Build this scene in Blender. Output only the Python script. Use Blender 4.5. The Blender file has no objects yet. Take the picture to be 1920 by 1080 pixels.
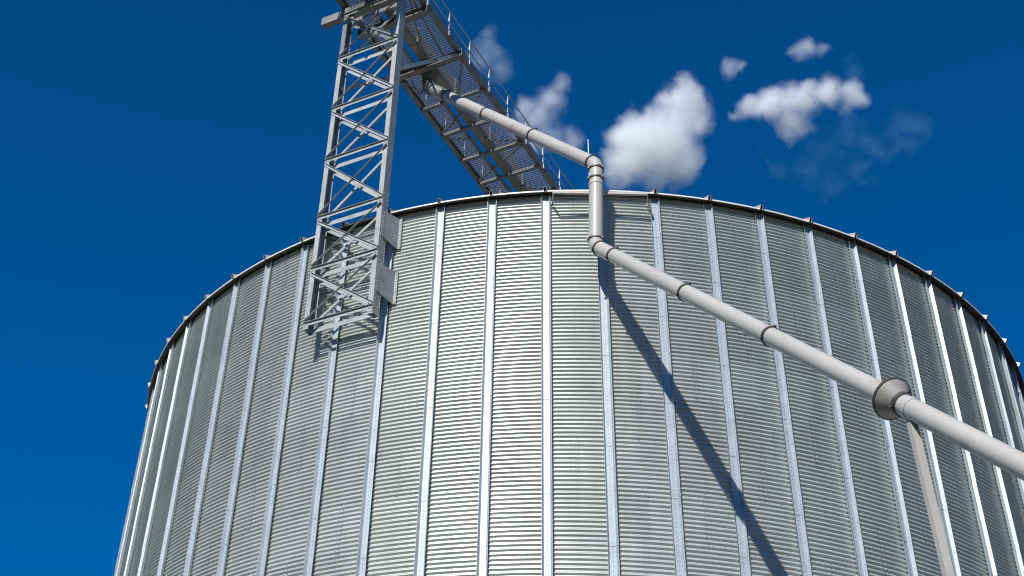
import bpy, bmesh, math, random
from mathutils import Vector, Matrix
random.seed(7)
S = bpy.context.scene
COL = S.collection

# ------------------------------------------------------------------ camera
CAM = Vector((0.0, -38.352, 1.6))
RIGHT = Vector((0.9922765, 0.10550787, 0.06523371))
UP = Vector((0.01718285, -0.63772382, 0.77007342))
FWD = Vector((-0.1228499, 0.7630049, 0.6346113))
F_PX, PPX, PPY = 2567.13, 745.46, 386.91
cd = bpy.data.cameras.new("camera")
cam = bpy.data.objects.new("camera", cd)
COL.objects.link(cam)
m3 = Matrix((RIGHT, UP, -FWD)).transposed()
cam.matrix_world = Matrix.Translation(CAM) @ m3.to_4x4()
cd.sensor_fit = 'HORIZONTAL'
cd.sensor_width = 36.0
cd.lens = 36.0 * F_PX / 1920.0
cd.shift_x = (960 - PPX) / 1920.0
cd.shift_y = -(540 - PPY) / 1920.0
cd.clip_start = 0.1
cd.clip_end = 20000
S.camera = cam

# ------------------------------------------------------------------ light
SUN_AZ, SUN_EL = math.radians(-18.1), math.radians(37.6)
to_sun = Vector((math.cos(SUN_EL) * math.sin(SUN_AZ), -math.cos(SUN_EL) * math.cos(SUN_AZ), math.sin(SUN_EL)))
w = bpy.data.worlds.new("World")
S.world = w
w.use_nodes = True
wn, wl = w.node_tree.nodes, w.node_tree.links
bg = wn["Background"]
sky = wn.new("ShaderNodeTexSky")
sky.sky_type = 'NISHITA'
sky.sun_disc = False
sky.sun_elevation = SUN_EL
# sky sun direction: rotation 0 = +Y, clockwise towards +X
sky.sun_rotation = math.atan2(to_sun.x, to_sun.y)
sky.altitude = 3000
sky.air_density = 1.0
sky.dust_density = 0.0
sky.ozone_density = 3.0
hs = wn.new("ShaderNodeHueSaturation")
hs.inputs["Saturation"].default_value = 1.52
hs.inputs["Hue"].default_value = 0.503
hs.inputs["Value"].default_value = 1.0
wl.new(sky.outputs[0], hs.inputs["Color"])
wl.new(hs.outputs[0], bg.inputs["Color"])
bg.inputs["Strength"].default_value = 0.132
sd = bpy.data.lights.new("sun", 'SUN')
sd.energy = 5.0
sd.angle = math.radians(0.5)
sd.color = (1.0, 0.955, 0.90)
sun = bpy.data.objects.new("sun", sd)
sun.rotation_euler = to_sun.to_track_quat('Z', 'Y').to_euler()
sun.location = to_sun * 200
COL.objects.link(sun)
S.view_settings.view_transform = 'Standard'
S.view_settings.look = 'None'
S.view_settings.exposure = 0.0
S.view_settings.gamma = 1.0
S.cycles.volume_bounces = 12
S.cycles.max_bounces = 12
S.cycles.use_denoising = True
S.cycles.filter_width = 1.15


# ------------------------------------------------------------------ helpers
def tag(o, label=None, cat=None, group=None, kind=None):
    if label: o["label"] = label
    if cat: o["category"] = cat
    if group: o["group"] = group
    if kind: o["kind"] = kind
    return o


def empty(name, loc, label, cat, group=None):
    o = bpy.data.objects.new(name, None)
    COL.objects.link(o)
    o.location = loc
    o.empty_display_size = 0.3
    return tag(o, label, cat, group)


class MB:
    """collects shapes in world coordinates and links them as one mesh object"""
    def __init__(self):
        self.v, self.f, self.mi, self.sm = [], [], [], []

    def poly(self, verts, faces, mi=0, smooth=False):
        b = len(self.v)
        self.v.extend([tuple(x) for x in verts])
        for f in faces:
            self.f.append([b + i for i in f])
            self.mi.append(mi)
            self.sm.append(smooth)

    def box(self, o, ax, ay, az, mi=0):
        """corner o and three edge vectors"""
        o = Vector(o)
        c = [o, o + ax, o + ax + ay, o + ay, o + az, o + ax + az, o + ax + ay + az, o + ay + az]
        F = [(0, 3, 2, 1), (4, 5, 6, 7), (0, 1, 5, 4), (1, 2, 6, 5), (2, 3, 7, 6), (3, 0, 4, 7)]
        if ax.cross(ay).dot(az) < 0:
            F = [f[::-1] for f in F]
        self.poly(c, F, mi)

    def bar(self, a, b, u, v, prof, mi=0):
        """profile (list of (p,q), counter-clockwise) swept from a to b, axes u, v"""
        a, b = Vector(a), Vector(b)
        n = len(prof)
        vs = [a + u * p + v * q for p, q in prof] + [b + u * p + v * q for p, q in prof]
        F = [(i, (i + 1) % n, n + (i + 1) % n, n + i) for i in range(n)]
        F += [tuple(range(n))[::-1], tuple(range(n, 2 * n))]
        ar = sum(prof[i][0] * prof[(i + 1) % n][1] - prof[(i + 1) % n][0] * prof[i][1] for i in range(n))
        if u.cross(v).dot(b - a) * ar < 0:
            F = [f[::-1] for f in F]
        self.poly(vs, F, mi)

    def tube(self, pts, r, seg=24, mi=0, caps=True, smooth=True):
        pts = [Vector(p) for p in pts]
        rs = r if isinstance(r, (list, tuple)) else [r] * len(pts)
        rings = []
        d0 = (pts[1] - pts[0]).normalized()
        ref = Vector((0, 0, 1)) if abs(d0.z) < 0.9 else Vector((1, 0, 0))
        u = d0.cross(ref).normalized()
        for i, p in enumerate(pts):
            if i == 0: d = pts[1] - p
            elif i == len(pts) - 1: d = p - pts[i - 1]
            else:
                d = (pts[i + 1] - p).normalized() + (p - pts[i - 1]).normalized()
                if d.length < 1e-6: d = pts[i + 1] - p
            d = d.normalized()
            u = (u - d * u.dot(d)).normalized()
            vv = d.cross(u)
            rings.append([p + (u * math.cos(2 * math.pi * k / seg) + vv * math.sin(2 * math.pi * k / seg)) * rs[i] for k in range(seg)])
        vs = [x for rg in rings for x in rg]
        F = []
        for i in range(len(pts) - 1):
            for k in range(seg):
                a, b = i * seg + k, i * seg + (k + 1) % seg
                F.append((a, b, b + seg, a + seg))
        self.poly(vs, F, mi, smooth)
        if caps:
            self.poly(rings[0], [tuple(range(seg))[::-1]], mi)
            self.poly(rings[-1], [tuple(range(seg))], mi)

    def bolt(self, p, nrm, r=0.011, h=0.009, mi=0, seg=6):
        nrm = Vector(nrm).normalized()
        ref = Vector((0, 0, 1)) if abs(nrm.z) < 0.9 else Vector((1, 0, 0))
        u = nrm.cross(ref).normalized()
        v = nrm.cross(u)
        p = Vector(p)
        base = [p + (u * math.cos(2 * math.pi * k / seg) + v * math.sin(2 * math.pi * k / seg)) * r for k in range(seg)]
        top = [q + nrm * h for q in base]
        F = [(k, (k + 1) % seg, seg + (k + 1) % seg, seg + k) for k in range(seg)] + [tuple(range(seg, 2 * seg))]
        self.poly(base + top, F, mi)

    def build(self, name, mats, parent=None, origin=None):
        me = bpy.data.meshes.new(name)
        org = Vector(origin) if origin is not None else (parent.matrix_world.translation if False else Vector((0, 0, 0)))
        pl = Vector((0, 0, 0))
        if parent is not None:
            p = parent
            while p is not None:
                pl += p.location
                p = p.parent
        me.from_pydata([(x[0] - pl.x - (org.x if parent is None else 0), x[1] - pl.y - (org.y if parent is None else 0),
                         x[2] - pl.z - (org.z if parent is None else 0)) for x in self.v], [], self.f)
        if not isinstance(mats, (list, tuple)): mats = [mats]
        for m in mats: me.materials.append(m)
        me.polygons.foreach_set("material_index", self.mi)
        me.polygons.foreach_set("use_smooth", self.sm)
        me.update()
        o = bpy.data.objects.new(name, me)
        COL.objects.link(o)
        if parent is not None: o.parent = parent
        elif origin is not None: o.location = org
        return o


def ray(u, v):
    X, Y = (u - PPX) / F_PX, -(v - PPY) / F_PX
    return RIGHT * X + UP * Y + FWD          # unit of depth


# ------------------------------------------------------------------ materials
def mat(name, base, metallic=0.0, rough=0.5, var=0.12, scale=3.0, bump=0.0, bscale=60.0, stain=None, rvar=0.08, stretch=(1, 1, 1), spangle=0.0):
    m = bpy.data.materials.new(name)
    m.use_nodes = True
    N, L = m.node_tree.nodes, m.node_tree.links
    b = N["Principled BSDF"]
    b.inputs["Metallic"].default_value = metallic
    tc = N.new("ShaderNodeTexCoord")
    mp = N.new("ShaderNodeMapping")
    mp.inputs["Scale"].default_value = stretch
    L.new(tc.outputs["Object"], mp.inputs["Vector"])
    n1 = N.new("ShaderNodeTexNoise")
    n1.inputs["Scale"].default_value = scale
    n1.inputs["Detail"].default_value = 6
    L.new(mp.outputs[0], n1.inputs["Vector"])
    cr = N.new("ShaderNodeValToRGB")
    cr.color_ramp.elements[0].position = 0.3
    cr.color_ramp.elements[1].position = 0.7
    lo = [c * (1 - var) for c in base]
    hi = [min(1, c * (1 + var)) for c in base]
    cr.color_ramp.elements[0].color = (*lo, 1)
    cr.color_ramp.elements[1].color = (*hi, 1)
    L.new(n1.outputs["Fac"], cr.inputs["Fac"])
    colour = cr.outputs["Color"]
    if spangle:
        vo = N.new("ShaderNodeTexVoronoi")
        vo.inputs["Scale"].default_value = 45
        L.new(tc.outputs["Object"], vo.inputs["Vector"])
        mx = N.new("ShaderNodeMixRGB")
        mx.blend_type = 'OVERLAY'
        mx.inputs["Fac"].default_value = spangle
        bw = N.new("ShaderNodeRGBToBW")
        L.new(vo.outputs["Color"], bw.inputs[0])
        L.new(colour, mx.inputs[1])
        L.new(bw.outputs[0], mx.inputs[2])
        colour = mx.outputs[0]
    if stain:
        n2 = N.new("ShaderNodeTexNoise")
        n2.inputs["Scale"].default_value = stain[1]
        n2.inputs["Detail"].default_value = 8
        n2.inputs["Roughness"].default_value = 0.7
        L.new(tc.outputs["Object"], n2.inputs["Vector"])
        r2 = N.new("ShaderNodeValToRGB")
        r2.color_ramp.elements[0].position = stain[2]
        r2.color_ramp.elements[1].position = stain[2] + 0.12
        L.new(n2.outputs["Fac"], r2.inputs["Fac"])
        mx = N.new("ShaderNodeMixRGB")
        L.new(r2.outputs["Color"], mx.inputs["Fac"])
        L.new(colour, mx.inputs[1])
        mx.inputs[2].default_value = (*stain[0], 1)
        colour = mx.outputs[0]
    L.new(colour, b.inputs["Base Color"])
    mr = N.new("ShaderNodeMapRange")
    mr.inputs["To Min"].default_value = rough - rvar
    mr.inputs["To Max"].default_value = rough + rvar
    L.new(n1.outputs["Fac"], mr.inputs["Value"])
    L.new(mr.outputs[0], b.inputs["Roughness"])
    if bump:
        n3 = N.new("ShaderNodeTexNoise")
        n3.inputs["Scale"].default_value = bscale
        n3.inputs["Detail"].default_value = 4
        L.new(tc.outputs["Object"], n3.inputs["Vector"])
        bp = N.new("ShaderNodeBump")
        bp.inputs["Strength"].default_value = bump
        bp.inputs["Distance"].default_value = 0.02
        L.new(n3.outputs["Fac"], bp.inputs["Height"])
        L.new(bp.outputs[0], b.inputs["Normal"])
    return m


def wall_mat():
    """galvanised corrugated sheet: every sheet a slightly different zinc tone and gloss"""
    m = mat("galvanised_sheet", (0.60, 0.63, 0.60), 0.48, 0.38, 0.04, 1.3, 0.0, 9.0)
    N, L = m.node_tree.nodes, m.node_tree.links
    b = N["Principled BSDF"]
    at = N.new("ShaderNodeAttribute")
    at.attribute_name = "sheet_tone"
    src = b.inputs["Base Color"].links[0].from_socket
    hsv = N.new("ShaderNodeHueSaturation")
    mr = N.new("ShaderNodeMapRange")
    mr.inputs["To Min"].default_value = 0.93
    mr.inputs["To Max"].default_value = 1.05
    L.new(at.outputs["Fac"], mr.inputs["Value"])
    L.new(mr.outputs[0], hsv.inputs["Value"])
    L.new(src, hsv.inputs["Color"])
    # faint rain streaks and dust
    tc = N.new("ShaderNodeTexCoord")
    mp = N.new("ShaderNodeMapping")
    mp.inputs["Scale"].default_value = (5.0, 5.0, 0.22)
    L.new(tc.outputs["Object"], mp.inputs["Vector"])
    ns = N.new("ShaderNodeTexNoise")
    ns.inputs["Scale"].default_value = 1.6
    ns.inputs["Detail"].default_value = 7
    ns.inputs["Roughness"].default_value = 0.65
    L.new(mp.outputs[0], ns.inputs["Vector"])
    rp_ = N.new("ShaderNodeValToRGB")
    rp_.color_ramp.elements[0].position = 0.34
    rp_.color_ramp.elements[0].color = (0.85, 0.845, 0.82, 1)
    rp_.color_ramp.elements[1].position = 0.56
    rp_.color_ramp.elements[1].color = (1, 1, 1, 1)
    L.new(ns.outputs["Fac"], rp_.inputs["Fac"])
    mul = N.new("ShaderNodeMixRGB")
    mul.blend_type = 'MULTIPLY'
    mul.inputs["Fac"].default_value = 0.45
    L.new(hsv.outputs[0], mul.inputs[1])
    L.new(rp_.outputs["Color"], mul.inputs[2])
    L.new(mul.outputs[0], b.inputs["Base Color"])
    return m


M = {}
M['sheet'] = wall_mat()
M['stiff'] = mat("galvanised_stiffener", (0.42, 0.475, 0.51), 0.18, 0.48, 0.07, 2.0, 0.03, 12, spangle=0.08)
M['bolt'] = mat("bolt_head", (0.20, 0.20, 0.20), 0.5, 0.5, 0.2)
M['washer'] = mat("pale_washer_and_glint", (0.60, 0.60, 0.58), 0.3, 0.4, 0.1)
M['roof'] = mat("roof_sheet", (0.26, 0.25, 0.235), 0.4, 0.5, 0.08, 2.0)
M['fascia'] = mat("drip_edge", (0.80, 0.77, 0.73), 0.0, 0.45, 0.08, 2.0)  # lip whitened in its colour as the strongly sunlit roof edge
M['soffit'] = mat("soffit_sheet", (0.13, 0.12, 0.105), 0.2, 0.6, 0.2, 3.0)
M['rib'] = mat("roof_rib", (0.62, 0.58, 0.55), 0.2, 0.55, 0.10, 3.0)
M['dark'] = mat("rubber_and_rib_shade", (0.035, 0.035, 0.035), 0.0, 0.6, 0.2)
M['pipe'] = mat("beige_pipe_paint", (0.455, 0.45, 0.415), 0.0, 0.45, 0.05, 0.8, 0.02, 20, stain=((0.345, 0.335, 0.30), 1.6, 0.58))
M['cone'] = mat("shaded_cone_steel", (0.30, 0.288, 0.262), 0.0, 0.45, 0.15, 4.0, 0.02, 20)  # darker tone carries the shade on the cone's downward side
M['collar'] = mat("dark_collar", (0.10, 0.095, 0.085), 0.4, 0.5, 0.2, 6)
M['steel'] = mat("galvanised_steel", (0.37, 0.392, 0.385), 0.0, 0.5, 0.14, 3.0, 0.03, 30, spangle=0.18)
M['plate'] = mat("galvanised_plate", (0.30, 0.32, 0.325), 0.1, 0.5, 0.2, 2.4, 0.03, 25, stain=((0.15, 0.165, 0.175), 1.6, 0.50))
M['walk'] = mat("weathered_walkway_steel", (0.205, 0.212, 0.205), 0.3, 0.55, 0.16, 3.0, 0.04, 30, stain=((0.09, 0.08, 0.06), 9.0, 0.60))
M['grate'] = mat("galvanised_grating", (0.30, 0.31, 0.31), 0.2, 0.5, 0.1)
M['rail'] = mat("galvanised_rail", (0.48, 0.50, 0.51), 0.5, 0.45, 0.1)
M['conv'] = mat("conveyor_beige_steel", (0.275, 0.27, 0.24), 0.0, 0.55, 0.08, 2.0)

# ------------------------------------------------------------------ ground
gm = mat("ground_grass_gravel", (0.036, 0.042, 0.024), 0, 0.95, 0.35, 0.35, 0.3, 4.0, stain=((0.085, 0.08, 0.068), 0.05, 0.50))
g = MB()
ng, NR = 96, [0.0, 8, 14, 20, 28, 40, 60, 90, 120, 160, 220, 290, 370, 460, 560, 680, 800, 1600, 3200]
vs = [(0, 0, 0)]
fs = []


def relief(r, a):
    """flat yard; beyond it, unseen hills added to block the low horizon glow"""
    if r < 120: return 0
    k = min(1, (r - 120) / 420)
    h = 0.235 + 0.03 * math.sin(3 * a + 1) + 0.025 * math.sin(7 * a + 2) + 0.015 * math.sin(17 * a)  # height set so the added hills cover the bright low sky
    return r * h * k * k * (3 - 2 * k) if r < 900 else 800 * h * (1 - (r - 800) / 4000)


for i, r in enumerate(NR[1:]):
    for k in range(ng):
        a = 2 * math.pi * k / ng
        vs.append((r * math.sin(a), r * math.cos(a), relief(r, a)))
for k in range(ng):
    fs.append((0, 1 + (k + 1) % ng, 1 + k))
for i in range(len(NR) - 2):
    for k in range(ng):
        a, b = 1 + i * ng + k, 1 + i * ng + (k + 1) % ng
        fs.append((a, b, b + ng, a + ng))
g.poly(vs, fs)
tag(g.build("ground", gm), "grass and gravel yard the silo stands on", "ground", kind="structure")

# ------------------------------------------------------------------ silo
NS = 64
PHI = -0.0386676
DA = 2 * math.pi / NS
R0 = 13.045                     # mean radius of the corrugated wall
ZRIM = 22.912
SEAM0 = 21.836
RING = 1.12
PITCH = RING / 11
AMP = 0.0214
silo = empty("grain_silo", (0, 0, 0), "huge round corrugated galvanised grain silo with ribbed wall", "silo")


def rdir(a):
    return Vector((math.sin(a), -math.cos(a), 0))


def tdir(a):
    return Vector((math.cos(a), math.sin(a), 0))


def ring_of(z):
    return max(0, math.floor((SEAM0 - z) / RING + 1))


rng = random.Random(11)
tone = {}


def sheet_tone(p, idx):
    key = ((p + idx) // 3, idx)
    if key not in tone: tone[key] = rng.random()
    return tone[key]


def wall_r(z):
    th = 2 * math.pi * (z - SEAM0) / PITCH + 2.2
    c = math.sin(th + 0.18 * math.sin(th))        # rolled profile, a little steeper on its under side
    ph = ((SEAM0 - z) / RING) % 1.0           # 0 just under a seam, 1 at the next
    return R0 + AMP * c - 0.004 * (1 - ph)


mb = MB()
zs = []
z = ZRIM
while z > 10.6:
    zs.append(z)
    z -= PITCH / 8
while z > 0.0:
    zs.append(z)
    z -= PITCH / 4
zs.append(0.0)
SEG = 5
nt = NS * SEG
dirs = [rdir(PHI + (k / SEG) * DA) for k in range(nt)]
verts = []
for z in zs:
    r = wall_r(z)
    for d in dirs:
        verts.append((d.x * r, d.y * r, z))
faces = []
tones = []
for i in range(len(zs) - 1):
    idx = ring_of(0.5 * (zs[i] + zs[i + 1]))
    o = i * nt
    for k in range(nt):
        k2 = (k + 1) % nt
        faces.append((o + nt + k, o + nt + k2, o + k2, o + k))
        # sheet seams sit mid-panel: half a panel belongs to the next sheet
        p = (k // SEG) if (k % SEG) < SEG / 2 else (k // SEG) + 1
        tones.append(sheet_tone(p % NS, idx))
mb.poly(verts, faces, 0, True)
nwall = len(faces)
# bolts of the sheet joints (three per panel on every ring seam, a column where two sheets overlap)
for p in range(-17, 19):
    am = PHI + (p + 0.5) * DA
    for k in range(0, 10):
        zz = SEAM0 - k * RING
        for j in (-0.35, 0, 0.25):
            a = am + j * DA
            mb.bolt(rdir(a) * (wall_r(zz + 0.012) - 0.003) + Vector((0, 0, zz + 0.012)), rdir(a), 0.013, 0.012, 1)
    for idx in range(0, 10):
        if (idx + p) % 3: continue
        for c in range(11):
            zc = SEAM0 - (idx - 1) * RING - (c + 0.5) * PITCH
            for (dj, dz, mi, r) in ((0, 0.0, 1, 0.011), (-0.052, -0.030, 2, 0.011), (0.052, -0.030, 2, 0.011), (-0.052, -0.048, 1, 0.009), (0.052, -0.048, 1, 0.009)):  # paler heads painted as the paired glints on each corrugation
                a = am + dj / R0
                z1 = zc + dz
                mb.bolt(rdir(a) * (wall_r(z1) - 0.003) + Vector((0, 0, z1)), rdir(a), r, 0.012, mi)
wall = mb.build("corrugated_wall", [M['sheet'], M['bolt'], M['washer']], silo)
attr = wall.data.attributes.new("sheet_tone", 'FLOAT', 'FACE')
attr.data.foreach_set("value", tones + [0.5] * (len(wall.data.polygons) - nwall))

# vertical stiffeners: hat channel open to the outside, bolted through its web
WEB, DEP, SPL, TH = 0.068, 0.078, 0.042, 0.005
R_ST = R0 + AMP + 0.002


def stiffener_mesh(par):
    b = MB()
    X, Y, Z = Vector((1, 0, 0)), Vector((0, -1, 0)), Vector((0, 0, 1))
    cuts = [ZRIM - 0.02]
    k = 0 if par == 0 else 1
    while True:
        zc = SEAM0 - k * RING - 0.16
        if zc < 0.8: break
        cuts.append(zc)
        k += 2
    cuts.append(0.0)
    prof = [(-WEB - SPL, DEP), (-WEB, 0), (WEB, 0), (WEB + SPL, DEP), (WEB + SPL - TH, DEP), (WEB - TH * .4, TH), (-WEB + TH * .4, TH), (-WEB - SPL + TH, DEP)]
    for a, c in zip(cuts[:-1], cuts[1:]):
        # the upper length laps outside the lower one, so it leans out a few millimetres at its foot
        top, bot = Vector((0, -R_ST, a)), Vector((0, -R_ST - 0.006, c + 0.004))
        b.bar(top, bot, X, Y, prof, 0)
    # bolts
    nz = int((ZRIM - 0.2) / PITCH)
    for i in range(nz):
        zz = SEAM0 + 9 * PITCH - i * PITCH + 0.03
        if 10.5 < zz < ZRIM - 0.1:
            b.bolt((0, -R_ST - TH - 0.003, zz), Y, 0.008, 0.007, 1)
    fl = Vector((-(DEP), -SPL, 0)).normalized()      # inner normal of the right flange (towards -x, outwards)
    fr = Vector((DEP, -SPL, 0)).normalized()
    for c in cuts[1:-1]:
        if c < 10: continue
        for i in range(9):
            zz = c + 0.36 - i * 0.062
            if abs(zz - c) < 0.03: continue
            for s in (-1, 1):
                p = Vector((s * (WEB + SPL * 0.55 - TH), -R_ST - 0.004 - DEP * 0.58, zz))
                b.bolt(p, Vector((-s * DEP, -SPL, 0)), 0.007, 0.006, 1)
                q = Vector((s * (WEB + SPL * 0.55 + 0.004), -R_ST - 0.004 - DEP * 0.52, zz))
                b.bolt(q, Vector((s * DEP, SPL, 0)), 0.007, 0.006, 1)
        for i in range(1, 5):
            for s in (-1, 1):
                p = Vector((s * (WEB + SPL * 0.55 - TH), -R_ST - 0.004 - DEP * 0.58, c - 0.2 - i * 0.40))
                b.bolt(p, Vector((-s * DEP, -SPL, 0)), 0.007, 0.006, 1)
    o = b.build("stiffener", [M['stiff'], M['bolt']], silo)
    return o


st = [stiffener_mesh(0), stiffener_mesh(1)]
for k in range(NS):
    if k < 2: o = st[k]
    else:
        o = st[k % 2].copy()
        COL.objects.link(o)
        o.parent = silo
    o.rotation_euler = (0, 0, PHI + k * DA)

# roof cone with a turned-down drip edge
SL = math.tan(math.radians(28))
RE = R0 + 0.195
b = MB()
nr = NS * 3


def ringv(r, z):
    return [rdir(PHI + k * 2 * math.pi / nr) * r + Vector((0, 0, z)) for k in range(nr)]


loops = [ringv(RE, ZRIM - 0.048), ringv(RE + 0.012, ZRIM - 0.048), ringv(RE + 0.012, ZRIM - 0.012), ringv(RE, ZRIM), ringv(6.5, ZRIM + (RE - 6.5) * SL), ringv(0.7, ZRIM + (RE - 0.7) * SL),
         ringv(0.7, ZRIM + (RE - 0.7) * SL + 0.5), ringv(0.02, ZRIM + (RE - 0.7) * SL + 0.52)]
vs = [v for l in loops for v in l]
fs = []
for i in range(len(loops) - 1):
    for k in range(nr):
        a, c = i * nr + k, i * nr + (k + 1) % nr
        fs.append((a, c, c + nr, a + nr))
b.poly(vs, fs[:3 * nr], 2)
b.poly(vs, fs[3 * nr:], 0)
# underside of the overhang
un = [ringv(RE, ZRIM - 0.047), ringv(RE - 0.004, ZRIM - 0.03), ringv(R0 - 0.25, ZRIM + 0.10)]
vs = [v for l in un for v in l]
fs = []
for i in range(len(un) - 1):
    for k in range(nr):
        a, c = i * nr + k, i * nr + (k + 1) % nr
        fs.append((a, a + nr, c + nr, c))
b.poly(vs, fs, 1)
roof = b.build("roof", [M['roof'], M['soffit'], M['fascia']], silo)
b = MB()
X, Y, Z = Vector((1, 0, 0)), Vector((0, 1, 0)), Vector((0, 0, 1))
up = Vector((0, 1, SL)).normalized()
nrm = Vector((0, -SL, 1)).normalized()
p0 = Vector((0, -(RE + 0.035), ZRIM - 0.065))
LEN = 7.0
wd, hh = 0.036, 0.118
b.bar(p0, p0 + up * LEN, X, nrm, [(-wd, 0), (-wd + .006, 0), (-wd + .006, hh - .006), (wd - .006, hh - .006), (wd - .006, 0), (wd, 0), (wd, hh), (-wd, hh)], 0)
b.bar(p0 + up * 0.03, p0 + up * 0.05, X, nrm, [(-wd + .006, -0.02), (wd - .006, -0.02), (wd - .006, hh - .006), (-wd + .006, hh - .006)], 1)  # near-black plate standing in for the shade inside the open rib
rib = b.build("roof_rib", [M['rib'], M['dark']], roof)
rib.rotation_euler = (0, 0, PHI)
for k in range(1, NS):
    o = rib.copy()
    COL.objects.link(o)
    o.parent = roof
    o.rotation_euler = (0, 0, PHI + k * DA)

# ------------------------------------------------------------------ frame of the tower and the walkway
AT = math.radians(-23.5)
TN = rdir(AT)                  # outwards
TT = tdir(AT)                  # to the right along the wall
ZU = Vector((0, 0, 1))


def L3(t, n, z):
    return TT * t + TN * n + ZU * z


RR = 13.06
SF, SB = RR + 0.60, RR + 0.32   # front and rear face of the tower
TL, TR = -0.83, 1.06
tower = empty("lattice_tower", L3(0.115, RR + 0.46, 19.6), "galvanised steel lattice tower bolted to the silo wall", "tower")
ZB, ZT = 19.50, 30.75


def one(name, fn, m, parent):
    b = MB()
    fn(b)
    return b.build(name, m, parent)


for s, t0 in ((1, TL), (-1, TR)):
    def ch(b):
        # channel: web on the outer side, flanges pointing to the tower's middle
        fw, th = 0.135, 0.009
        pr = [(0, 0), (fw, 0), (fw, -th), (th, -th), (th, -(SF - SB) + th), (fw, -(SF - SB) + th), (fw, -(SF - SB)), (0, -(SF - SB))]
        u = TT * s
        b.bar(L3(t0, SF, ZB + 0.13), L3(t0, SF, ZT), u, TN, pr if s == 1 else pr)
        for zz in [ZB + 0.35 + i * 0.16 for i in range(22)]:
            if 21.25 < zz < 21.7: continue
            b.bolt(L3(t0 - s * 0.0, SF - 0.05, zz), TT * (-s), 0.014, 0.012, 1)
            b.bolt(L3(t0 - s * 0.0, SF - 0.20, zz), TT * (-s), 0.014, 0.012, 1)
            b.bolt(L3(t0 + s * th, SF - 0.09, zz), TT * s, 0.014, 0.014, 1)
    one("chord", ch, [M['steel'], M['washer']], tower)

NODES = [19.76, 21.38, 22.99, 24.90, 26.74, 28.66, 30.45]


def angle(b, p, q, outn, leg_in, leg_out, side, th=0.007, mi=0):
    """angle section from p to q; in-plane leg of width leg_in, outstanding leg along outn at the 'side' edge"""
    p, q = Vector(p), Vector(q)
    d = (q - p).normalized()
    v = outn.cross(d).normalized()
    if v.z < 0: v = -v                 # v points upwards within the face
    h = leg_in / 2
    b.bar(p, q, v, outn, [(-h, 0), (h, 0), (h, th), (-h, th)], mi)
    e = h if side > 0 else -h
    b.bar(p + v * (e - (th if side > 0 else 0)), q + v * (e - (th if side > 0 else 0)), v, outn, [(0, th), (th, th), (th, leg_out), (0, leg_out)], mi)


def splice(b, p, d, outn):
    v = outn.cross(d).normalized()
    for i in (-2, -1, 1, 2):
        for j in (-0.02, 0.035):
            b.bolt(p + d * (i * 0.045) + v * j + outn * 0.008, outn, 0.012, 0.014, 1)


for face, n0, out in (("front", SF, TN), ("rear", SB, -TN)):
    for i, z0 in enumerate(NODES):
        def hz(b):
            if face == "front":
                angle(b, L3(TL, n0 + 0.001, z0), L3(TR, n0 + 0.001, z0), out, 0.095, 0.05, 1)
                for e in (TL + 0.05, TL + 0.1, TR - 0.05, TR - 0.1):
                    b.bolt(L3(e, n0 + 0.009, z0 - 0.005), out, 0.012, 0.012, 1)
            else:
                angle(b, L3(TL + 0.01, n0 + 0.016, z0 - 0.02), L3(TR - 0.01, n0 + 0.016, z0 - 0.02), out, 0.125, 0.05, 1)
        one("horizontal_strut", hz, [M['steel'], M['washer']], tower)
    for i in range(len(NODES) - 1):
        z0, z1 = NODES[i], NODES[i + 1]

        def dg(b):
            # falling to the right, heavier
            p, q = L3(TL + .02, n0, z1 - 0.12), L3(TR - .02, n0, z0 + 0.09)
            if face == "front":
                angle(b, p + out * 0.010, q + out * 0.010, out, 0.075, 0.04, 1)
                splice(b, (p + q) / 2 + out * 0.012, (q - p).normalized(), out)
            else:
                angle(b, p + TN * 0.016, q + TN * 0.016, out, 0.085, 0.05, 1)
                splice(b, (p + q) / 2 + TN * 0.014, (q - p).normalized(), TN)
        one("diagonal_brace", dg, [M['steel'], M['washer']], tower)

        def dg2(b):
            p, q = L3(TL + .02, n0, z0 + 0.11), L3(TR - .02, n0, z1 - 0.12)
            if face == "front":
                angle(b, p + out * 0.020, q + out * 0.020, out, 0.05, 0.055, -1)
            else:
                angle(b, p + TN * 0.03, q + TN * 0.03, out, 0.07, 0.04, -1)
        one("diagonal_brace", dg2, [M['steel'], M['washer']], tower)

# gusset plates that carry the chords on the silo wall
for s, t0, tw in ((1, TR, 1.20), (-1, TL, -0.72)):
    for zt, zb in ((22.74, 21.81), (21.12, 20.18)):
        def gp(b):
            nw = math.sqrt(RR * RR - tw * tw) + 0.02
            a, c = Vector(L3(t0, SF - 0.06, 0)), Vector(L3(tw, nw, 0))
            d = (c - a).normalized()
            side = Vector((d.y, -d.x, 0)) * 0.006
            drop = 0.04
            pts = [a + ZU * (zt - 0.05), c + ZU * zt, c + ZU * zb, a + ZU * (zb + 0.08)]
            vsx = [p + side for p in pts] + [p - side for p in pts]
            b.poly(vsx, [(3, 2, 1, 0), (4, 5, 6, 7), (0, 1, 5, 4), (1, 2, 6, 5), (2, 3, 7, 6), (3, 0, 4, 7)], 0)
            w2 = TT * s
            b.box(c + ZU * zb, w2 * 0.085, TN * 0.012, ZU * (zt - zb), 0)
            for i in range(9):
                b.bolt(c + w2 * 0.045 + TN * 0.012 + ZU * (zb + 0.06 + i * 0.1), TN, 0.014, 0.012, 1)
                b.bolt(a + d * 0.06 + side + ZU * (zb + 0.12 + i * 0.085), side, 0.015, 0.014, 1)
                b.bolt(a + d * 0.06 - side + ZU * (zb + 0.12 + i * 0.085), -side, 0.015, 0.014, 1)
        one("gusset_plate", gp, [M['plate'], M['washer']], tower)

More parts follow.
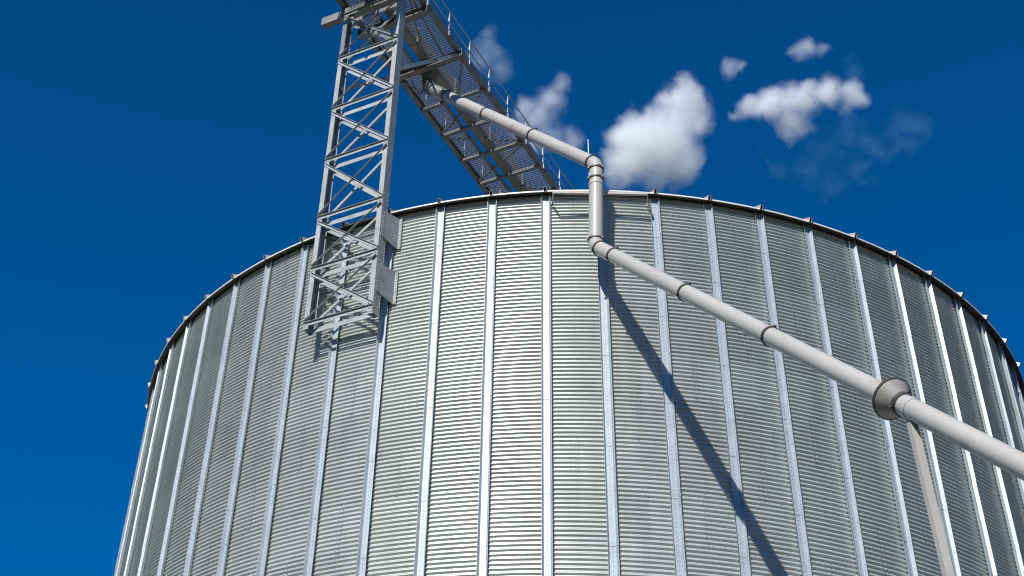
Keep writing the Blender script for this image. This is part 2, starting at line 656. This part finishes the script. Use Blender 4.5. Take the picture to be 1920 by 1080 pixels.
# knee braces up to the walkway
for t0, t1 in ((TR - 0.05, 1.12), (TL + 0.05, -0.92)):
    def kb(b):
        p, q = L3(t0, SF - 0.15, 27.62), L3(t1, 10.55, 30.86)
        b.bar(p, q, TT, TT.cross((q - p).normalized()), [(-.05, -.05), (.05, -.05), (.05, .05), (.035, .05), (.035, -.035), (-.035, -.035), (-.035, .05), (-.05, .05)])
    one("knee_brace", kb, M['steel'], tower)

# ------------------------------------------------------------------ walkway
walk = empty("catwalk", L3(0.085, 10.5, 31.0), "steel grating catwalk running from the lattice tower to the silo top", "catwalk")
N0, N1 = 16.5, -1.0            # outer and inner end, measured outwards from the silo axis
WL, WR = -1.05, 1.22
Z0 = 31.0
for s, t0 in ((1, WL), (-1, WR)):
    def sb(b):
        u = TT * s
        b.bar(L3(t0, N0, Z0), L3(t0, N1, Z0), u, ZU, [(0, 0), (.15, 0), (.15, .012), (.010, .012), (.010, .248), (.12, .248), (.12, .26), (0, .26)])
    one("side_beam", sb, M['walk'], walk)
for t0 in (-0.27, 0.20):
    def ib(b):
        b.bar(L3(t0, N0, Z0 + 0.02), L3(t0, N1, Z0 + 0.02), TT, ZU, [(-.045, 0), (.045, 0), (.045, .01), (.006, .01), (.006, .13), (-.006, .13), (-.006, .01), (-.045, .01)])
    one("stringer", ib, M['walk'], walk)
for (ta, tb) in ((WL + 0.16, -0.32), (0.25, WR - 0.16)):
    def gr(b):
        t = ta
        while t < tb:
            b.box(L3(t, N0, Z0 + 0.145), TT * 0.010, TN * (N1 - N0), ZU * 0.030)
            t += 0.050
        n = N0
        while n > N1:
            b.box(L3(ta, n, Z0 + 0.165), TT * (tb - ta), TN * 0.010, ZU * 0.010)
            n -= 0.09
    one("grating_deck", gr, M['grate'], walk)
CB = [14.7, 8.83, 7.52, 6.20, 4.93, 3.62, 2.3, 1.0]
for n in CB:
    def cb(b):
        b.bar(L3(WL + 0.04, n, Z0 - 0.05), L3(WR - 0.04, n, Z0 - 0.05), TN, ZU, [(-.05, -.05), (.05, -.05), (.05, .045), (.038, .045), (.038, -.038), (-.038, -.038), (-.038, .045), (-.05, .045)])
    one("cross_beam", cb, M['walk'], walk)
for (n, wide, lt, rt) in ((13.36, 0.10, -1.76, 1.9), (12.5, 0.09, WL, WR), (10.5, 0.10, WL - 0.15, WR + 0.10)):
    def ib2(b):
        h = 0.24
        pr = [(-wide, 0), (wide, 0), (wide, .014), (.008, .014), (.008, h - .014), (wide, h - .014), (wide, h), (-wide, h), (-wide, h - .014), (-.008, h - .014), (-.008, .014), (-wide, .014)]
        if n > 13:
            h = 0.29
            pr = [(-wide, 0), (wide, 0), (wide, h), (-wide, h), (-wide, h - .014), (wide - .012, h - .014), (wide - .012, .014), (-wide, .014)]
        b.bar(L3(lt, n, Z0 - h - 0.003), L3(rt, n, Z0 - h - 0.003), TN, ZU, pr)
        for e, sg in ((lt, -1), (rt, 1)):
            b.box(L3(e, n - wide, Z0 - h - 0.003), TT * (0.012 * sg), TN * (2 * wide), ZU * h)
    one("main_cross_beam", ib2, M['walk'], walk)
E_, W_ = WR - 0.1, WL + 0.1
DG = [((E_, 8.75), (W_, 7.60)), ((W_, 7.40), (E_, 6.30)), ((E_, 6.05), (W_, 5.05)), ((W_, 4.8), (E_, 3.7)), ((E_, 3.5), (W_, 2.4)), ((1.0, 13.1), (0.72, 10.62)), ((0.95, 13.1), (0.14, 10.75)), ((-0.85, 13.1), (-0.55, 10.62)), ((W_, 10.2), (-0.2, 9.0)), ((E_, 10.2), (0.4, 9.0))]
for (a, c) in DG:
    def db(b):
        p, q = L3(a[0], a[1], Z0 - 0.06), L3(c[0], c[1], Z0 - 0.06)
        d = (q - p).normalized()
        b.bar(p, q, d.cross(ZU), ZU, [(-.03, 0), (.03, 0), (.03, .006), (-.024, .006), (-.024, .055), (-.03, .055)])
    one("diagonal_brace", db, M['walk'], walk)
# handrails
RZ = Z0 + 0.26
for s, t0 in ((1, WR - 0.03), (-1, WL + 0.03)):
    for h in (1.10, 0.60):
        def hr(b):
            b.tube([L3(t0, N0, Z0 + h), L3(t0, N1, Z0 + h)], 0.022, 10)
        one("handrail", hr, M['rail'], walk)
    n = 15.12
    while n > N1:
        def po(b):
            b.box(L3(t0 - 0.02 * s, n - 0.02, Z0 + 0.05), TT * (0.04 * s), TN * 0.04, ZU * 1.05)
            b.box(L3(t0 + 0.02 * s, n - 0.04, Z0 + 0.03), TT * (0.03 * s), TN * 0.08, ZU * 0.2)
        one("handrail_post", po, M['rail'], walk)
        n -= 1.31

# ------------------------------------------------------------------ conveyor on the walkway
conv = empty("drag_conveyor", L3(0.0, 10, Z0 + 0.17), "beige boxed grain conveyor lying along the middle of the catwalk", "conveyor")


def cv(b):
    b.box(L3(-0.13, N0, Z0 + 0.18), TT * 0.28, TN * (N1 - N0), ZU * 0.62)
    n = N0 - 0.5
    while n > N1:
        b.box(L3(-0.16, n, Z0 + 0.16), TT * 0.34, TN * 0.05, ZU * 0.67)
        n -= 2.4


one("trough", cv, M['conv'], conv)


def hp(b):
    top = [L3(-0.18, 10.35, Z0 + 0.18), L3(0.16, 10.35, Z0 + 0.18), L3(0.16, 9.85, Z0 + 0.18), L3(-0.18, 9.85, Z0 + 0.18)]
    bot = [L3(-0.17, 10.30, Z0 - 0.36), L3(0.13, 10.30, Z0 - 0.36), L3(0.13, 9.95, Z0 - 0.36), L3(-0.17, 9.95, Z0 - 0.36)]
    b.poly(top + bot, [(0, 1, 2, 3)[::-1], (4, 5, 6, 7), (0, 1, 5, 4), (1, 2, 6, 5), (2, 3, 7, 6), (3, 0, 4, 7)])


one("outlet_hopper", hp, M['conv'], conv)


def cab(b):
    p = [L3(-0.62, 10.25, Z0 + 0.1), L3(-0.58, 10.2, Z0 - 0.15), L3(-0.45, 10.15, Z0 - 0.55), L3(-0.30, 10.1, Z0 - 0.75), L3(-0.2, 10.08, Z0 - 0.6)]
    b.tube(p, 0.014, 8)


one("motor_cable", cab, M['dark'], conv)

# ------------------------------------------------------------------ spout pipe
PR = 0.166
A0 = L3(-0.03, 10.12, Z0 - 0.36)
A1 = L3(-0.03, 10.14, Z0 - 0.62)
TOP = Vector((0.704, -13.742, 23.255))
BOT = Vector((0.6255, -13.746, 20.79))
D2 = Vector((0.38766, -0.57197, -0.72289)).normalized()
pipe = empty("grain_spout_pipe", BOT, "beige grain spout pipe bending down over the silo eave", "pipe")
d1 = (TOP - A1).normalized()
dv = (BOT - TOP).normalized()


def bend(p, da, db, rad, n=6):
    """points of a rounded corner at p between directions da (in) and db (out)"""
    a, c = p - da * rad, p + db * rad
    return [a * (1 - t) ** 2 + p * (2 * t * (1 - t)) + c * t * t for t in [i / n for i in range(n + 1)]]


e1, e2 = 0.20, 0.20
FL = BOT + D2 * 10.82           # flange cone position along the lower run
END = BOT + D2 * 26.5


def up_run(b): b.tube([A1 + d1 * 1.35, TOP - d1 * e1], PR, 32)


def top_elbow(b): b.tube(bend(TOP, d1, dv, e1), PR, 32)


def vert(b): b.tube([TOP + dv * e1, BOT - dv * e2], PR, 32)


def low_elbow(b): b.tube(bend(BOT, dv, D2, e2), PR, 32)


def low_run(b): b.tube([BOT + D2 * e2, FL - D2 * 0.15], PR, 32)


def low_run2(b): b.tube([FL + D2 * 0.3, END], PR, 32)


def flex(b):
    pts, rs = [], []
    for i in range(15):
        pts.append(A1 + d1 * (0.45 + 0.9 * i / 14))
        rs.append(PR * (1.10 if i % 2 else 0.98))
    b.tube(pts, rs, 32, smooth=False)


def inlet(b): b.tube([A0, A1] + bend(A1 + d1 * 0.12, (A1 - A0).normalized(), d1, 0.12, 4) + [A1 + d1 * 0.45], [PR * 1.2] * 8, 28)


for nm, fn, m in (("pipe_section", up_run, 'pipe'), ("elbow", top_elbow, 'pipe'), ("pipe_section", vert, 'pipe'), ("elbow", low_elbow, 'pipe'),
                  ("pipe_section", low_run, 'pipe'), ("pipe_section", low_run2, 'pipe'), ("flexible_section", flex, 'pipe'), ("inlet_collar", inlet, 'walk')):
    one(nm, fn, M[m], pipe)


def collar(p, d, w_=0.035, k=1.13):
    def f(b):
        b.tube([p - d * w_, p - d * w_ * 0.6, p + d * w_ * 0.6, p + d * w_], [PR * 1.01, PR * k, PR * k, PR * 1.01], 32, smooth=False)
        u = d.cross(Vector((0.3, 1, 0.2))).normalized()
        v = d.cross(u)
        for ang in (0.4, 2.5, 4.6):
            c = p + (u * math.cos(ang) + v * math.sin(ang)) * PR * (k + 0.04)
            b.box(c - d * 0.02 - u * 0.02 - v * 0.02, d * 0.04, u * 0.04, v * 0.04)
    one("collar", f, M['collar'], pipe)


Lu = (TOP - A1).length
for k in (1.37, 3.85, 6.54):
    collar(A1 + d1 * k, d1)
collar(TOP - d1 * 0.2, d1)
collar(TOP + dv * 0.17, dv)
collar(TOP + dv * 0.48, dv)
collar(BOT - dv * 0.17, dv)
collar(BOT + D2 * 0.24, D2)
collar(BOT + D2 * 0.97, D2)
collar(BOT + D2 * 4.27, D2)
collar(BOT + D2 * 7.38, D2)
collar(FL - D2 * 0.17, D2)


def cone(b):
    b.tube([FL - D2 * 0.17, FL - D2 * 0.02, FL - D2 * 0.02, FL + D2 * 0.01, FL + D2 * 0.04, FL + D2 * 0.21], [PR * 1.02, PR * 1.04, PR * 1.90, PR * 1.95, PR * 1.84, PR * 1.10], 40, smooth=False)


one("flow_cone", cone, M['cone'], pipe)


def cring(b):
    b.tube([FL - D2 * 0.032, FL - D2 * 0.028, FL + D2 * 0.018, FL + D2 * 0.022], [PR * 1.88, PR * 2.0, PR * 2.0, PR * 1.88], 40, smooth=False)


one("cone_flange", cring, M['collar'], pipe)
collar(FL + D2 * 0.25, D2, 0.05, 1.16)

# ------------------------------------------------------------------ pipe bracket at the eave
brk = empty("pipe_bracket", rdir(0.045) * (RR + 0.5) + ZU * 22.6, "beige steel bracket under the eave holding the vertical pipe", "bracket")
BA, BC = Vector((-0.32, -13.506, 22.61)), Vector((1.87, -13.38, 22.61))
bd = (BC - BA).normalized()


def bar_(b):
    o = bd.cross(ZU).normalized()
    b.bar(BA, BC, o, ZU, [(-.03, -.03), (.03, -.03), (.03, .03), (-.03, .03)])


one("cross_bar", bar_, M['pipe'], brk)
for p, a in ((BA, PHI + 0.3 * DA * 0 + 0.012), (BC, PHI + 2 * DA - 0.012)):
    def lg(b):
        q = rdir(a) * (R0 + 0.09) + ZU * 22.61
        d = (q - p).normalized()
        b.bar(p, q, d.cross(ZU), ZU, [(-.014, -.026), (.014, -.026), (.014, .026), (-.014, .026)])
        b.box(q - ZU * 0.04 - tdir(a) * 0.03, tdir(a) * 0.06, rdir(a) * -0.03, ZU * 0.08)
    one("bracket_arm", lg, M['pipe'], brk)


def clamp(b):
    c = TOP + dv * ((TOP.z - 22.61) / -dv.z)
    b.tube([c + ZU * 0.03, c - ZU * 0.03], PR * 1.07, 24)
    b.bar(c + rdir(0.05) * -0.1, c + rdir(0.05) * -0.33, tdir(0.05), ZU, [(-.04, -.03), (.04, -.03), (.04, .03), (-.04, .03)])


one("pipe_clamp", clamp, M['pipe'], brk)

# ------------------------------------------------------------------ post under the pipe
PT = FL + D2 * 0.40 + Vector((0, 0, -0.17))
hd = Vector((PT.x - CAM.x, PT.y - CAM.y, 0)).normalized()
sx = Vector((hd.y, -hd.x, 0))
PB = Vector((PT.x, PT.y, 0)) + sx * 0.40
post = empty("pipe_support_post", PB, "beige channel post propping the pipe below its flange", "post")


def shaft(b):
    u = Vector((0.95, 0.31, 0)).normalized()
    v = Vector((0.31, -0.95, 0)).normalized()
    b.bar(PT, PB, u, v, [(-.06, -.05), (.06, -.05), (.06, .05), (-.06, .05)])


one("post_shaft", shaft, M['pipe'], post)


def saddle(b):
    b.tube([FL + D2 * 0.39, FL + D2 * 0.50], PR * 1.05, 28)


one("saddle_clamp", saddle, M['pipe'], post)


def foot(b):
    b.box(PB + Vector((-0.2, -0.2, 0.004)), Vector((0.4, 0, 0)), Vector((0, 0.4, 0)), Vector((0, 0, 0.03)))


one("base_plate", foot, M['steel'], post)

# ------------------------------------------------------------------ thin rod behind the pipe bend
rp = Vector((0.56, -12.30, ZRIM + (RE - 12.30) * SL))
b = MB()
b.tube([rp, rp + ZU * 1.95], 0.014, 8)
b.tube([rp - ZU * 0.02, rp + ZU * 0.06], 0.05, 10)
tag(b.build("lightning_rod", M['washer'], None, rp), "thin pale rod standing up behind the upper pipe bend", "rod")

# ------------------------------------------------------------------ clouds (real volumes, far behind)
DIST = 1100.0


def cloud(name, blobs, dens, label, seed, amp=0.55, nscale=1.0, warp=1.0, tint=(1.0, 1.0, 1.0)):
    k = DIST / F_PX
    cs = []
    rr = random.Random(seed)
    for (u, v, r) in blobs:
        d = ray(u, v)
        r = r * 1.22
        cs.append((CAM + d * (DIST + rr.uniform(-0.3, 0.3) * r * k), r * k))
    lo = Vector([min(c[i] - r * 1.9 for c, r in cs) for i in range(3)])
    hi = Vector([max(c[i] + r * 1.9 for c, r in cs) for i in range(3)])
    ctr = (lo + hi) / 2
    b = MB()
    b.box(lo, Vector((hi.x - lo.x, 0, 0)), Vector((0, hi.y - lo.y, 0)), Vector((0, 0, hi.z - lo.z)))
    m = bpy.data.materials.new(name + "_vapour")
    m.use_nodes = True
    N, L = m.node_tree.nodes, m.node_tree.links
    N.remove(N["Principled BSDF"])
    out = N["Material Output"]
    vol = N.new("ShaderNodeVolumePrincipled")
    vol.inputs["Color"].default_value = (*tint, 1)
    vol.inputs["Anisotropy"].default_value = 0.0
    L.new(vol.outputs[0], out.inputs["Volume"])
    tc = N.new("ShaderNodeTexCoord")
    # warped coordinates, so that no edge stays round
    mpn = N.new("ShaderNodeMapping")
    mpn.inputs["Location"].default_value = (seed * 13.1, seed * 7.7, seed * 3.3)
    L.new(tc.outputs["Object"], mpn.inputs["Vector"])
    pos = tc.outputs["Object"]
    for sc_, st_, dt_ in ((0.018, 34.0 * warp, 2), (0.07, 11.0 * warp, 5)):
        wz = N.new("ShaderNodeTexNoise")
        wz.inputs["Scale"].default_value = sc_
        wz.inputs["Detail"].default_value = dt_
        wz.inputs["Roughness"].default_value = 0.62
        L.new(mpn.outputs[0], wz.inputs["Vector"])
        w1 = N.new("ShaderNodeVectorMath")
        w1.operation = 'SUBTRACT'
        L.new(wz.outputs["Color"], w1.inputs[0])
        w1.inputs[1].default_value = (0.5, 0.5, 0.5)
        w2 = N.new("ShaderNodeVectorMath")
        w2.operation = 'MULTIPLY_ADD'
        L.new(w1.outputs[0], w2.inputs[0])
        w2.inputs[1].default_value = (st_, st_, st_)
        L.new(pos, w2.inputs[2])
        pos = w2.outputs[0]
    acc = None
    for c, r in cs:
        vm = N.new("ShaderNodeVectorMath")
        vm.operation = 'DISTANCE'
        L.new(pos, vm.inputs[0])
        vm.inputs[1].default_value = c - ctr
        mm = N.new("ShaderNodeMath")
        mm.operation = 'MULTIPLY_ADD'
        L.new(vm.outputs["Value"], mm.inputs[0])
        mm.inputs[1].default_value = -1.0 / r
        mm.inputs[2].default_value = 1.0
        if acc is None: acc = mm.outputs[0]
        else:
            mx = N.new("ShaderNodeMath")
            mx.operation = 'SMOOTH_MAX'
            mx.inputs[2].default_value = 0.4
            L.new(acc, mx.inputs[0])
            L.new(mm.outputs[0], mx.inputs[1])
            acc = mx.outputs[0]
    field = acc
    for sc_, am_, dt_ in ((0.075 * nscale, amp * 1.9, 8),):
        nz = N.new("ShaderNodeTexNoise")
        nz.inputs["Scale"].default_value = sc_
        nz.inputs["Detail"].default_value = dt_
        nz.inputs["Roughness"].default_value = 0.68
        nz.inputs["Distortion"].default_value = 0.7
        L.new(mpn.outputs[0], nz.inputs["Vector"])
        m1 = N.new("ShaderNodeMath")
        m1.operation = 'SUBTRACT'
        L.new(nz.outputs["Fac"], m1.inputs[0])
        m1.inputs[1].default_value = 0.54
        m2 = N.new("ShaderNodeMath")
        m2.operation = 'MULTIPLY_ADD'
        L.new(m1.outputs[0], m2.inputs[0])
        m2.inputs[1].default_value = am_
        L.new(field, m2.inputs[2])
        field = m2.outputs[0]
    pw = N.new("ShaderNodeMath")
    pw.operation = 'POWER'
    pw.inputs[1].default_value = 1.6
    cl = N.new("ShaderNodeClamp")
    L.new(field, cl.inputs[0])
    L.new(cl.outputs[0], pw.inputs[0])
    m2 = pw
    mr = N.new("ShaderNodeMapRange")
    mr.inputs["From Min"].default_value = 0.0
    mr.inputs["From Max"].default_value = 0.6
    mr.inputs["To Max"].default_value = dens
    L.new(m2.outputs[0], mr.inputs["Value"])
    L.new(mr.outputs[0], vol.inputs["Density"])
    o = b.build(name, m, None, ctr)
    tag(o, label, "cloud", "white clouds in the sky", "stuff")
    return o


cloud("cloud", [(1232, 268, 66), (1280, 205, 52), (1288, 168, 32), (1195, 305, 48), (1262, 300, 48), (1178, 262, 38), (1312, 232, 32), (1162, 318, 30), (1235, 335, 34)], 0.16, "large puffy white cloud above the silo rim right of the pipe bend", 1)
cloud("cloud", [(1440, 205, 34), (1402, 210, 22), (1490, 190, 38), (1548, 172, 38), (1600, 182, 32), (1482, 238, 32), (1470, 264, 20), (1510, 160, 26)], 0.16, "white cloud drawn out sideways at the far right of the sky", 2)
cloud("cloud", [(1502, 97, 26), (1540, 96, 16), (1480, 100, 14)], 0.06, "small ragged cloud puff floating above the drawn-out cloud", 3)
cloud("cloud", [(1370, 130, 22), (1390, 125, 14)], 0.05, "smallest round cloud puff between the two big clouds", 4)
cloud("cloud", [(1030, 188, 34), (1012, 222, 32), (1048, 160, 24), (985, 205, 28), (1065, 262, 26), (1030, 258, 24), (1000, 270, 26), (970, 250, 22)], 0.05, "hazy white cloud behind the catwalk handrail and the upper pipe", 5)
cloud("cloud", [(915, 100, 30), (930, 130, 28), (900, 115, 28), (915, 65, 20)], 0.025, "faint thin cloud wisp behind the top end of the handrail", 6, tint=(0.8, 0.92, 1.0))
cloud("cloud", [(1705, 225, 36), (1690, 260, 30), (1725, 215, 26), (1640, 265, 30), (1560, 290, 36), (1500, 320, 34), (1610, 320, 34), (1450, 300, 26), (1600, 130, 34), (1580, 240, 40), (1540, 340, 36)], 0.006, "barely visible veil of thin cloud at the right end of the sky", 7, 0.95, 0.8, 2.0, (0.45, 0.80, 1.0))

bpy.context.view_layer.update()
